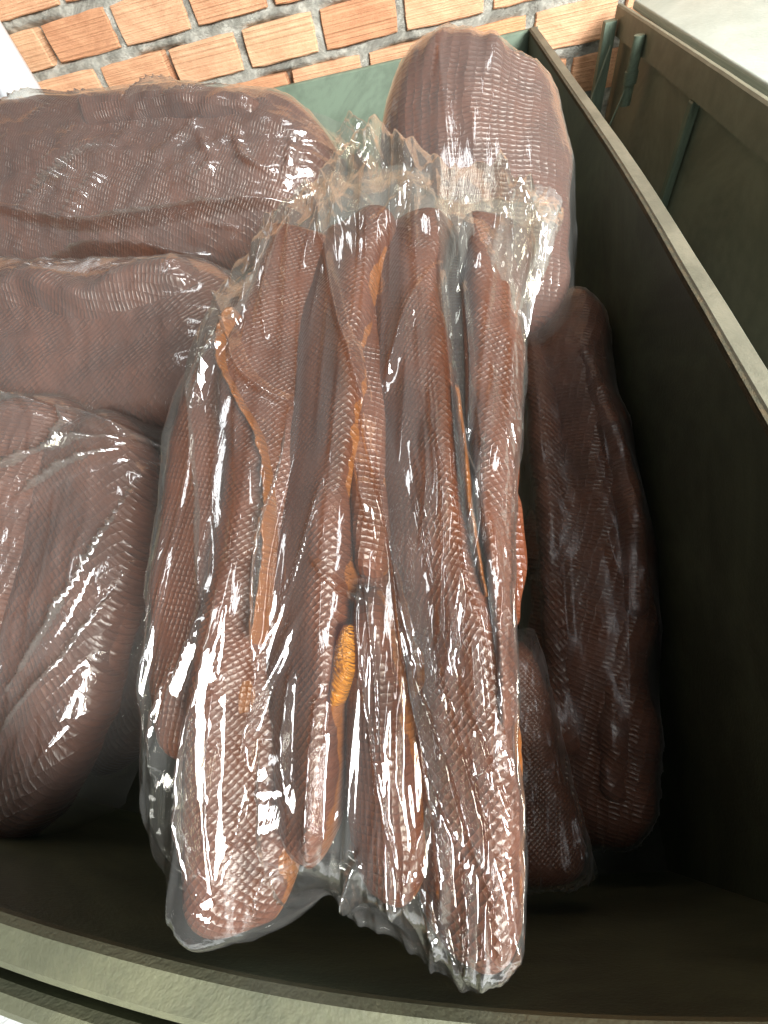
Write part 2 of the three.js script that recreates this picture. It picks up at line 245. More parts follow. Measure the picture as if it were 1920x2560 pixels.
      { w: 0.012, lop: 0.4, h: 0.01, pts: [[0.1121, 0.3754], [0.0471, 0.4026], [-0.0427, 0.4355], [-0.1229, 0.4496]] },
      { w: 0.012, lop: 0.35, h: 0.012, pts: [[0.1127, 0.37], [0.0405, 0.3704], [-0.0259, 0.3531], [-0.094, 0.3353]] },
      { w: 0.01, lop: 0.5, h: 0.01, pts: [[0.113, 0.3673], [0.0284, 0.3401], [-0.0301, 0.3166]] },
      { w: 0.008, lop: 0.4, h: 0.008, pts: [[0.1078, 0.3654], [0.0826, 0.2687], [0.0446, 0.1829], [0.0005, 0.1242]] },
      { w: 0.01, lop: 0.4, h: 0.008, pts: [[0.099, 0.2216], [0.0597, 0.153], [-0.0009, 0.0858]] },
      { w: 0.01, lop: 0.5, h: 0.008, pts: [[0.0151, 0.4195], [0.005, 0.3759], [-0.0271, 0.3587]] },
    ],
  },
  back_right: { origin: [0.0316, 0.44, -0.5578], u: [0.99991, 0.00918, -0.01], v: [-0.01358, 0.67608, -0.7367],
    grid: [
      [[-0.027, 0.3829], [0.0007, 0.3703], [0.0281, 0.3578], [0.0551, 0.3455], [0.0819, 0.3334]],
      [[-0.0466, 0.3831], [-0.0102, 0.3666], [0.0255, 0.3504], [0.0607, 0.3345], [0.0954, 0.3187]],
      [[-0.0989, 0.3537], [-0.0416, 0.3353], [0.0141, 0.3174], [0.0683, 0.3], [0.1211, 0.2831]],
      [[-0.1318, 0.2752], [-0.061, 0.2618], [0.0072, 0.249], [0.0729, 0.2365], [0.1363, 0.2246]],
      [[-0.1411, 0.1852], [-0.065, 0.1749], [0.0079, 0.165], [0.078, 0.1555], [0.1454, 0.1464]],
      [[-0.1427, 0.079], [-0.0669, 0.0694], [0.006, 0.0601], [0.076, 0.0511], [0.1434, 0.0425]],
      [[-0.144, 0.0054], [-0.0693, -0.0038], [0.0026, -0.0127], [0.0717, -0.0213], [0.1382, -0.0295]],
      [[-0.1089, -0.0118], [-0.0526, -0.0185], [0.002, -0.0251], [0.055, -0.0315], [0.1065, -0.0377]],
    ],
    lobes: [
      { kind: "sheet", T: 0.085, z: 0.0, blunt: 0.45, skew: -0.3, spine: [[0.02, 0.3097, 0.0637], [0.008, 0.2797, 0.0969], [0.0001, 0.2166, 0.1154], [0.0001, 0.1393, 0.1225], [-0.0016, 0.0426, 0.1221], [-0.0046, -0.0244, 0.1202]] },
    ],
  },
  right_low: { origin: [0.1453, 0.18, 0.0476], u: [0.96799, 0.22617, 0.10878], v: [0.04351, 0.27565, -0.96027],
    grid: [
      [[-0.0689, 0.8166], [-0.0415, 0.8101], [-0.0152, 0.8039], [0.0102, 0.7979], [0.0347, 0.7921]],
      [[-0.0835, 0.8], [-0.0483, 0.7921], [-0.0148, 0.7847], [0.0173, 0.7775], [0.048, 0.7707]],
      [[-0.09, 0.5879], [-0.049, 0.5859], [-0.0102, 0.5839], [0.0267, 0.5821], [0.0618, 0.5804]],
      [[-0.0934, 0.3992], [-0.0446, 0.4009], [0.0011, 0.4025], [0.0441, 0.4039], [0.0844, 0.4053]],
      [[-0.0974, 0.2452], [-0.0496, 0.2485], [-0.0049, 0.2517], [0.037, 0.2546], [0.0764, 0.2574]],
      [[-0.0933, 0.1333], [-0.0507, 0.14], [-0.0106, 0.1462], [0.0273, 0.1521], [0.0631, 0.1577]],
      [[-0.0826, 0.0468], [-0.0466, 0.0566], [-0.0122, 0.0659], [0.0205, 0.0748], [0.0518, 0.0832]],
      [[-0.0571, -0.0071], [-0.032, 0.0019], [-0.0078, 0.0106], [0.0156, 0.019], [0.0384, 0.0272]],
      [[-0.0448, -0.0129], [-0.0257, -0.0059], [-0.007, 0.001], [0.0111, 0.0076], [0.0289, 0.0141]],
    ],
    lobes: [
      { kind: "sheet", skew: 0.2, lump: 2.6, T: 0.055, z: 0.0, spine: [[-0.0163, 0.7537, 0.0535], [-0.0127, 0.5636, 0.0622], [-0.0034, 0.3918, 0.0746], [-0.0092, 0.2491, 0.0734], [-0.0137, 0.1492, 0.0664], [-0.0142, 0.0732, 0.0579], [-0.0087, 0.0211, 0.0408]] },
      { kind: "sheet", lump: 2, skew: 0.7, T: 0.066, z: 0, spine: [[0.0031, 0.6245, 0.0204], [0.0262, 0.4823, 0.0266], [0.0404, 0.3575, 0.0244], [0.0347, 0.2503, 0.0193]] },
      { kind: "sheet", lump: 2, skew: -0.5, T: 0.06, z: 0, spine: [[0.0164, 0.2, 0.0232], [0.0142, 0.1304, 0.0269], [0.0105, 0.0661, 0.0217]] },
      { kind: "sheet", skew: -0.6, T: 0.06, z: 0, spine: [[-0.0435, 0.7076, 0.0269], [-0.0354, 0.494, 0.0324], [-0.028, 0.3324, 0.0321], [-0.0314, 0.1964, 0.03], [-0.0327, 0.1015, 0.0239]] },
    ],
  },
  under_main: { origin: [0.068, 0.3, 0.0778], u: [0.995, 0.09596, 0.02762], v: [0.00206, 0.25681, -0.96646],
    grid: [
      [[-0.0586, 0.2319], [-0.0448, 0.2337], [-0.0313, 0.2354], [-0.0179, 0.2371], [-0.0047, 0.2388]],
      [[-0.0652, 0.2218], [-0.0478, 0.2241], [-0.0308, 0.2264], [-0.014, 0.2286], [0.0025, 0.2308]],
      [[-0.0677, 0.1679], [-0.0475, 0.1712], [-0.0277, 0.1745], [-0.0083, 0.1777], [0.0107, 0.1808]],
      [[-0.0673, 0.1053], [-0.0453, 0.1104], [-0.0237, 0.1153], [-0.0026, 0.1201], [0.018, 0.1249]],
      [[-0.0613, 0.0487], [-0.0385, 0.0555], [-0.0162, 0.0621], [0.0057, 0.0686], [0.0271, 0.075]],
      [[-0.0517, 0.0061], [-0.03, 0.0133], [-0.0088, 0.0203], [0.0121, 0.0272], [0.0326, 0.034]],
      [[-0.0409, 0.0045], [-0.0243, 0.0101], [-0.0079, 0.0156], [0.0082, 0.0209], [0.0241, 0.0262]],
    ],
    lobes: [
      { kind: "sheet", T: 0.03, z: 0.0, spine: [[-0.0308, 0.2255, 0.0265], [-0.028, 0.1755, 0.0318], [-0.0243, 0.1186, 0.0357], [-0.0171, 0.0674, 0.0381], [-0.0098, 0.0272, 0.0367]] },
    ],
  },
};

// ---------------------------------------------------------------- window and roof light (outside the frame)
function glazing(name, label, category, d, cols, rows) {
  const g = thing(name, label, category, d.at);
  g.lookAt(...d.look);                                        // +z looks at the bin
  const fm = std(rgb(0.35, 0.36, 0.36), { roughness: 0.6 });
  const bar = 0.05, pw = (d.w - bar * (cols + 1)) / cols, ph = (d.h - bar * (rows + 1)) / rows;
  const lit = new THREE.MeshStandardMaterial({ color: rgb(0.1, 0.1, 0.1), emissive: rgb(...d.color), emissiveIntensity: d.power * 0.25, roughness: 0.4 });
  for (const s of [-1, 1]) {
    const v = mesh('frame', new RoundedBoxGeometry(bar, d.h, 0.07, 1, 0.006), fm, g); v.position.set(s * (d.w - bar) / 2, 0, 0);
    const h = mesh('frame', new RoundedBoxGeometry(d.w - 2 * bar, bar, 0.07, 1, 0.006), fm, g); h.position.set(0, s * (d.h - bar) / 2, 0);
  }
  for (let i = 1; i < cols; i++) mesh('glazing_bar', new RoundedBoxGeometry(bar, d.h - 2 * bar, 0.06, 1, 0.006), fm, g).position.x = -d.w / 2 + bar / 2 + i * (pw + bar);
  for (let i = 0; i < cols; i++) for (let j = 0; j < rows; j++) {
    const x = -d.w / 2 + bar + pw / 2 + i * (pw + bar), y = -d.h / 2 + bar + ph / 2 + j * (ph + bar);
    const p = mesh('pane', new THREE.BoxGeometry(pw, ph, 0.006), lit, g); p.position.set(x, y, -0.01);
    const l = new THREE.RectAreaLight(rgb(...d.color), d.power, pw, ph);
    l.name = 'daylight'; l.position.set(x, y, 0.004); l.rotation.y = Math.PI; g.add(l);
  }
  return g;
}
glazing('window', 'bright grey framed window behind the viewer that lights the bin', 'window', LAMPS.window, 2, 2);
glazing('skylight', 'pale roof light with grey bars above the pile of bags', 'roof light', LAMPS.skylight, 2, 1);

// ---------------------------------------------------------------- setting: ground and brick wall
const ground = mesh('ground', gridGeometry(60, 60, (i, j) => { const x = -3 + i * 6 / 59, z = -3 + j * 6 / 59; return [x, 0.004 * noise(x * 3, z * 3), z, x, -z]; }), std(0xffffff, { map: blot([0.80, 0.81, 0.79], [0.70, 0.71, 0.69], 5, 18, 2), bumpMap: scaled(grit, 3), bumpScale: 0.002 }));
ground.geometry.index.array.reverse(); ground.geometry.computeVertexNormals();
ground.userData.kind = 'structure';

const WALL_Z = -1.80, COURSE = 0.104, PERP = 0.2345, JOINT = 0.017;
{
  const wall = thing('brick_wall', 'orange brick wall with rough grey mortar joints behind the bin', 'wall', [0, 0, WALL_Z]);
  const R = rng(11);
  const face = texture(512, (x, y) => { const k = 0.5 + 0.7 * pn(x, y, 6, 1) + 0.4 * pn(x, y, 26, 5), s = 0.05 * pn(0, y, 90, 2) + 0.05 * pn(x, y, 120, 4); return [0.83 + 0.10 * k + s, 0.63 + 0.11 * k + s, 0.48 + 0.10 * k + s]; }, true);
  const lines = texture(512, (x, y) => clamp(0.6 + 0.35 * perlin.noise(Math.cos(y * 6.2832) * 9 + 3, Math.sin(y * 6.2832) * 9, 0.35 * pn(x, y, 3)) + 0.25 * perlin.noise(Math.cos(y * 6.2832) * 22 + 3, Math.sin(y * 6.2832) * 22, 0.8 * pn(x, y, 5)) + 0.12 * pn(x, y, 90), 0, 1));
  const tones = [[1, 1, 1], [0.92, 0.86, 0.82], [1, 0.86, 0.76], [0.84, 0.74, 0.68], [1.0, 1.06, 1.06]].map(([r, g, b], i) => std(rgb(r * 0.9, g * 0.88, b * 0.86), { map: scaled(face, 2.2, 2.2), bumpMap: scaled(lines, 3, 3), bumpScale: 0.004, roughness: 0.9 }));
  const bw = PERP - JOINT, bh = COURSE - JOINT;
  function brickGeometry(k) {                                  // front face with chipped, chamfered rim; open at the back
    const r = rng(100 + k), ring = [], n = [5, 3, 5, 3], c = [[-1, -1], [1, -1], [1, 1], [-1, 1]];
    for (let e = 0; e < 4; e++) for (let i = 0; i < n[e]; i++) {
      const t = i / n[e], a = c[e], b = c[(e + 1) % 4];
      ring.push([(a[0] + (b[0] - a[0]) * t) * bw / 2, (a[1] + (b[1] - a[1]) * t) * bh / 2, i === 0]);
    }
    const N = ring.length, out = ring.map(([x, y, corner]) => { const j = 0.0016 + r() * 0.0022 + (corner ? 0.002 : 0); return [x - Math.sign(x) * j * (Math.abs(x) > bw / 2 - 1e-4), y - Math.sign(y) * j * (Math.abs(y) > bh / 2 - 1e-4)]; });
    const P = [], UV = [], I = [], off = [r() * 3, r() * 3], f = 0.003;
    const put = (x, y, z) => { P.push(x, y, z); UV.push(x + off[0], y + off[1]); };
    put(0, 0, 0);
    out.forEach(([x, y]) => put(x * (1 - f / (bw / 2)), y * (1 - f / (bh / 2)), (r() - 0.5) * 0.0008));
    out.forEach(([x, y]) => put(x, y, -f * (0.8 + r() * 0.9)));
    out.forEach(([x, y]) => put(x, y, -0.05));
    for (let i = 0; i < N; i++) { const j = (i + 1) % N; I.push(0, 1 + i, 1 + j); for (const s of [1, 1 + N]) I.push(s + i, s + N + i, s + N + j, s + i, s + N + j, s + j); }
    const g = new THREE.BufferGeometry();
    g.setAttribute('position', new THREE.Float32BufferAttribute(P, 3)); g.setAttribute('uv', new THREE.Float32BufferAttribute(UV, 2)); g.setIndex(I);
    const flat = g.toNonIndexed(); flat.computeVertexNormals(); return flat;
  }
  const kinds = [0, 1, 2, 3, 4, 5].map(brickGeometry);
  const y0 = 0.80 - 0.243 + COURSE / 2 - COURSE * 0;           // centre of the course whose bed lies at the bin rim
  for (let row = -3; row <= 12; row++) for (let i = -9; i <= 6; i++) {
    const x = -0.11 + PERP / 2 + (i + (row & 1 ? 0.5 : 0)) * PERP, y = y0 + row * COURSE;
    const b = mesh('brick', kinds[Math.floor(R() * 6)], tones[Math.floor(R() * 5)], wall);
    b.position.set(x + (R() - 0.5) * 0.006, y + (R() - 0.5) * 0.003, 0.006 + (R() - 0.5) * 0.005); b.rotation.z = (R() - 0.5) * 0.012 + (R() < 0.5 ? Math.PI : 0);
  }
  const nx = 520, ny = 230, X0 = -2.3, X1 = 1.75, Y0 = y0 - 3.5 * COURSE, Y1 = y0 + 12.5 * COURSE;
  const mortar = gridGeometry(nx, ny, (i, j) => {
    const x = X0 + (X1 - X0) * i / (nx - 1), y = Y0 + (Y1 - Y0) * j / (ny - 1);
    const row = Math.round((y - y0) / COURSE), fy = Math.abs((y - y0) / COURSE - row) * COURSE;
    const fx = Math.abs((((x + 0.11 - (row & 1 ? 0.5 : 0) * PERP) / PERP) % 1 + 1) % 1 - 0.0), d = Math.min(fx, 1 - fx) * PERP;
    const bed = smooth(0.035, 0.046, fy);
    const gap = (1 - bed) * smooth(-0.1, 0.35, noise(x * 6, row * 3.1, 4)) * 0.03;         // some upright joints are left open
    const z = -0.004 + 0.006 * noise(x * 55, y * 55) + 0.005 * noise(x * 130, y * 130, 3) + 0.003 * noise(x * 14, y * 14, 8) - gap;
    return [x, y, z, x, y];
  });
  mesh('mortar', mortar, std(0xffffff, { map: scaled(blot([0.84, 0.83, 0.77], [0.60, 0.59, 0.54], 9, 40, 5), 3), bumpMap: scaled(grit, 8), bumpScale: 0.006, roughness: 1 }), wall);
  // the wall below the bricks in view, hidden by the bin
  const low = mesh('plinth', new THREE.BoxGeometry(X1 - X0, Y0, 0.12), std(0xffffff, { map: scaled(blot([0.6, 0.58, 0.53], [0.45, 0.43, 0.4], 9, 40, 7), 1) }), wall);
  low.position.set((X0 + X1) / 2, Y0 / 2, -0.06);
}

// ---------------------------------------------------------------- the bin
const RIM = 0.535, FLOOR = 0.115;
function board(path, th, y0, y1, side = 1) {                   // upright board along a path of [x, z]; th goes to the side
  const n = 80, sec = [[0, y0], [0, y1 - 0.003], [0.003, y1], [th - 0.003, y1], [th, y1 - 0.003], [th, y0], [0, y0]];
  const P = [], UV = [], I = []; const pts = [];
  for (let i = 0; i < n; i++) pts.push(catmull(path, i / (n - 1)));
  let len = 0;
  for (let i = 0; i < n; i++) {
    const a = pts[Math.max(0, i - 1)], b = pts[Math.min(n - 1, i + 1)], dx = b[0] - a[0], dz = b[1] - a[1], L = Math.hypot(dx, dz), ox = dz / L * side, oz = -dx / L * side;
    if (i) len += Math.hypot(pts[i][0] - pts[i - 1][0], pts[i][1] - pts[i - 1][1]);
    let w = 0;
    sec.forEach(([t, y], k) => {
      if (k) w += Math.hypot(t - sec[k - 1][0], y - sec[k - 1][1]);
      const wob = 0.0003 * noise(len * 9, y * 4, k === 3 || k === 4 ? 2 : 0) ;
      P.push(pts[i][0] + ox * (t + wob), y + (y > y1 - 0.01 ? 0.0003 * noise(len * 13, 3) : 0), pts[i][1] + oz * (t + wob)); UV.push(len, w);
    });
  }
  const m = sec.length;
  for (let i = 0; i < n - 1; i++) for (let k = 0; k < m - 1; k++) { const a = i * m + k, b = a + 1, c = a + m, d = c + 1; side > 0 ? I.push(a, d, b, a, c, d) : I.push(a, b, d, a, d, c); }
  for (const i of [0, n - 1]) for (let k = 1; k < m - 2; k++) I.push(i * m, i * m + k, i * m + k + 1);
  const g = new THREE.BufferGeometry();
  g.setAttribute('position', new THREE.Float32BufferAttribute(P, 3)); g.setAttribute('uv', new THREE.Float32BufferAttribute(UV, 2)); g.setIndex(I);
  const f = g.toNonIndexed(); f.computeVertexNormals(); return f;
}
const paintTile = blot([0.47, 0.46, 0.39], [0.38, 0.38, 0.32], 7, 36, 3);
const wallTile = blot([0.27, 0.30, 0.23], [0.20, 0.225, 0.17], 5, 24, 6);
const steelTile = blot([0.52, 0.53, 0.45], [0.45, 0.46, 0.39], 5, 24, 26);
const shadedOliveTile = blot([0.38, 0.38, 0.29], [0.31, 0.315, 0.245], 6, 30, 17);  // front rim and skirt: olive, its colour darkened for the viewer's shadow
const greenTile = blot([0.46, 0.52, 0.44], [0.38, 0.43, 0.36], 6, 30, 12);
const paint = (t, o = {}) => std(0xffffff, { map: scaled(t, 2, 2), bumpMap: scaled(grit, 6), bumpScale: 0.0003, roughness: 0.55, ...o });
{
  const bin = thing('storage_bin', 'deep olive grey bin with flat pale rims holding the bagged sheets', 'bin');
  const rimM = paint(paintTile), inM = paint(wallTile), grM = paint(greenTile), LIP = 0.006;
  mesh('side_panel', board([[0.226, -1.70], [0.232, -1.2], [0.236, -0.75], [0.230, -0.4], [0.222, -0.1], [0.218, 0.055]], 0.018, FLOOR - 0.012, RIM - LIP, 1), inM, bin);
  mesh('rim', board([[0.225, -1.70], [0.231, -1.2], [0.235, -0.75], [0.229, -0.4], [0.221, -0.1], [0.217, 0.055]], 0.0205, RIM - LIP + 0.0004, RIM, 1), rimM, bin);
  mesh('side_panel', board([[-1.0, -1.70], [-1.0, 0.055]], 0.024, FLOOR - 0.012, RIM, -1), rimM, bin);
  mesh('back_panel', board([[-1.03, -1.704], [0.25, -1.704]], 0.02, FLOOR - 0.012, RIM - 0.004, 1), grM, bin);
  const front = [[-1.03, -0.035], [-0.82, 0.0], [-0.61, 0.028], [-0.43, 0.048], [-0.30, 0.0595], [-0.20, 0.0685], [-0.10, 0.0735], [0.0, 0.0718], [0.10, 0.063], [0.24, 0.045]];
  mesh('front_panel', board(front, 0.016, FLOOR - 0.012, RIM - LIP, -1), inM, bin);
  mesh('rim', board(front.map(([x, z]) => [x, z - 0.001]), 0.018, RIM - LIP + 0.0004, RIM + 0.002, -1), paint(shadedOliveTile), bin);
  mesh('front_skirt', board(front.map(([x, z]) => [x - 0.003, z + 0.0225]), 0.011, FLOOR - 0.08, RIM - 0.004, -1), paint(shadedOliveTile), bin);
  const rust = std(0xffffff, { map: scaled(blot([0.33, 0.28, 0.19], [0.23, 0.225, 0.16], 20, 60, 31), 4, 4), bumpMap: scaled(grit, 10), bumpScale: 0.0008, roughness: 0.95 });
  mesh('worn_edge', board([[0.2242, -1.69], [0.2302, -1.2], [0.2342, -0.75], [0.2282, -0.4], [0.2202, -0.1], [0.2162, 0.05]], 0.002, RIM - LIP - 0.002, RIM - 0.0012, 1), rust, bin);
  const tape = mesh('tape_scrap', new RoundedBoxGeometry(0.0012, 0.022, 0.05, 1, 0.0004), std(rgb(0.16, 0.16, 0.12)), bin); tape.position.set(0.2262, 0.424, -0.167);
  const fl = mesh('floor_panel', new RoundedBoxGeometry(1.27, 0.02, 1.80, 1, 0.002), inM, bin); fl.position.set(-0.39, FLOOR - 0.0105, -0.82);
  for (const [x, z] of [[-0.95, -1.6], [0.18, -1.6], [-0.95, 0.0], [0.18, 0.0]]) { const l = mesh('leg', new RoundedBoxGeometry(0.05, FLOOR - 0.018, 0.05, 1, 0.004), inM, bin); l.position.set(x, (FLOOR - 0.021) / 2, z); }
}
// ---------------------------------------------------------------- neighbouring bin beyond the gap, its cover, and the pipe
{
  const nb = thing('neighbouring_bin', 'olive steel bin side with folded flange and green stiffener beyond the gap', 'bin');
  const pm = paint(steelTile), wm = paint(steelTile), gm = paint(greenTile);
  mesh('flange', board([[0.448, -1.74], [0.455, -1.3], [0.458, -0.8], [0.456, -0.2], [0.452, 0.3]], 0.012, RIM - 0.052, RIM, 1), pm, nb);
  mesh('side_panel', board([[0.472, -1.74], [0.473, -0.6], [0.472, 0.3]], 0.008, 0.06, RIM - 0.054, 1), wm, nb);
  const st = (z, y0, y1, w, m) => { const b = mesh('stiffener', new RoundedBoxGeometry(0.016, y1 - y0, w, 2, 0.003), m, nb); b.position.set(0.4625, (y0 + y1) / 2, z); return b; };
  st(-1.125, 0.06, RIM - 0.054, 0.022, gm); st(-0.3, 0.06, RIM - 0.054, 0.022, gm);
  const br = mesh('bracket', new THREE.CylinderGeometry(0.012, 0.012, 0.12, 20), paint(greenTile), nb); br.position.set(0.44, RIM - 0.075, -1.47);
  const nut = mesh('bracket_collar', new THREE.CylinderGeometry(0.016, 0.016, 0.022, 8), paint(greenTile), nb); nut.position.set(0.44, RIM - 0.085, -1.47);
  const post = mesh('corner_post', new RoundedBoxGeometry(0.03, RIM - 0.02, 0.03, 1, 0.003), gm, nb); post.position.set(0.428, (RIM - 0.02) / 2, -1.70);
  const lid = mesh('feet', new THREE.BoxGeometry(0.03, 0.06, 0.06), wm, nb); lid.position.set(0.478, 0.03, -0.7);
  for (const [a, b] of [[[0.44, RIM - 0.085, -1.47], [0.34, RIM - 0.30, -1.40]], [[0.43, RIM - 0.06, -1.66], [0.31, RIM - 0.30, -1.50]]]) {
    const w = mesh('wire', new THREE.TubeGeometry(new THREE.CatmullRomCurve3([new THREE.Vector3(...a), new THREE.Vector3(...a).lerp(new THREE.Vector3(...b), 0.5).add(new THREE.Vector3(0, -0.008, 0)), new THREE.Vector3(...b)]), 24, 0.0022, 6), paint(greenTile), nb);
  }
}
{
  const c = mesh('bin_cover', new RoundedBoxGeometry(1.2, 0.016, 2.0, 2, 0.004), std(0xffffff, { map: scaled(blot([0.74, 0.79, 0.75], [0.64, 0.70, 0.66], 5, 16, 21), 1.4), bumpMap: scaled(grit, 3), bumpScale: 0.0006, roughness: 0.5 }));
  c.position.set(1.086, RIM - 0.007, -0.735); tag(c, 'flat whitish green cover lying on the neighbouring bin', 'cover');
  const p = thing('drain_pipe', 'white round pipe standing by the brick wall', 'pipe', [-1.235, 0, -1.66]);
  const wm = std(rgb(0.82, 0.84, 0.84), { roughness: 0.35, bumpMap: scaled(grit, 2), bumpScale: 0.0004 });
  mesh('tube', new THREE.CylinderGeometry(0.058, 0.058, 1.3, 48), wm, p).position.y = 0.65;
  const col = mesh('socket', new THREE.CylinderGeometry(0.064, 0.064, 0.09, 48), wm, p); col.position.y = 1.2;
}

// ---------------------------------------------------------------- bags of folded sheets
// cross-section of a folded sheet, [across, height]: climbs from one edge, lies flat, and turns back under in a tight fold
const PLEAT = [[-1, -0.35], [-1.0, 0.0], [-0.9, 0.3], [-0.6, 0.52], [-0.15, 0.74], [0.3, 0.93], [0.66, 1.0], [0.87, 0.93], [0.98, 0.7], [1.0, 0.35], [0.98, 0.0], [0.93, -0.35]];
const ROUND = [[-1, -0.35], [-1.02, 0.1], [-0.94, 0.48], [-0.72, 0.78], [-0.4, 0.95], [0, 1.0], [0.4, 0.95], [0.72, 0.78], [0.94, 0.48], [1.02, 0.1], [1, -0.35]];
const PILLOW = [[-1, -0.6], [-1.03, -0.1], [-1.0, 0.35], [-0.9, 0.68], [-0.7, 0.88], [-0.35, 0.98], [0, 1.0], [0.35, 0.98], [0.7, 0.88], [0.9, 0.68], [1.0, 0.35], [1.03, -0.1], [1, -0.6]];
function lobeMaker(L, seed) {
  // arc length table, then surface(a, t): a in -1..1 across, t in 0..1 along -> [u, n, v, across, along]
  const K = 200, pts = [], len = [0];
  for (let i = 0; i <= K; i++) { pts.push(catmull(L.spine, i / K)); if (i) len.push(len[i - 1] + Math.hypot(pts[i][0] - pts[i - 1][0], pts[i][1] - pts[i - 1][1])); }
  const total = len[K];
  const wMid = L.spine.reduce((s, p) => s + p[2], 0) / L.spine.length;
  const big = clamp(L.T / 0.03, 0.4, 2.2);
  return { total, at(a, t, grow = 1, lift = 1, sd = seed) {
    const x = t * K, i = Math.min(K - 1, Math.floor(x)), f = x - i;
    const p = [0, 1, 2].map(k => pts[i][k] + (pts[i + 1][k] - pts[i][k]) * f), l = len[i] + (len[i + 1] - len[i]) * f;
    const d = [pts[i + 1][0] - pts[i][0], pts[i + 1][1] - pts[i][1]], D = Math.hypot(...d) || 1;
    const r0 = Math.min(total * 0.3, wMid * 0.8) * (l < total / 2 ? L.blunt ?? 1 : 1), e = Math.min(1, Math.min(l, total - l) / r0), cap = Math.sqrt(Math.max(0, 1 - (1 - e) * (1 - e)));
    const w = p[2] * grow * (0.35 + 0.65 * cap) * (1 + (L.lump ?? 1) * 0.10 * noise(l / wMid * 0.8, sd * 7.7 + (a > 0 ? 3 : 0), 1) + 0.04 * noise(l / wMid * 3, sd * 3.1, a > 0 ? 5 : 2));
    const sk = L.skew ?? 0, m = Math.abs(sk), tt = (1 + a * (sk < 0 ? -1 : 1)) / 2, A = catmull(PLEAT, tt), B = catmull(L.flat ? PILLOW : ROUND, tt);
    const ax = (A[0] * m + B[0] * (1 - m)) * (sk < 0 ? -1 : 1), across = ax * w, ch = A[1] * m + B[1] * (1 - m), q = Math.abs(ax);
    let h = L.T * lift * cap * ch;
    h *= 1 + (L.lump ?? 1) * 0.13 * noise(l / wMid * 0.32, ax * 0.6 + sd, 3) + 0.06 * noise(l / wMid * 0.9, ax * 1.6, sd + 2);
    h += L.T * cap * clamp(1 - q * q, 0, 1) * 0.10 * noise(ax * 1.6 * Math.max(1, wMid / 0.03), l * 3 / Math.max(0.1, total), sd + 9);
    return [p[0] - d[1] / D * across, L.z + h, p[1] + d[0] / D * across, across, l];
  } };
}
function lobeGeometry(lob, grow, lift, sd, na, nt) {
  const topG = gridGeometry(na, nt, (i, j) => { const a = -1 + 2 * i / (na - 1), p = lob.at(a, j / (nt - 1), grow, lift, sd); const r = 0.5 * Math.sin(sd * 5.3), c = Math.cos(r), s2 = Math.sin(r); return [p[0], p[1], -p[2], p[3] * c - p[4] * s2, p[3] * s2 + p[4] * c]; });
  return topG;
}
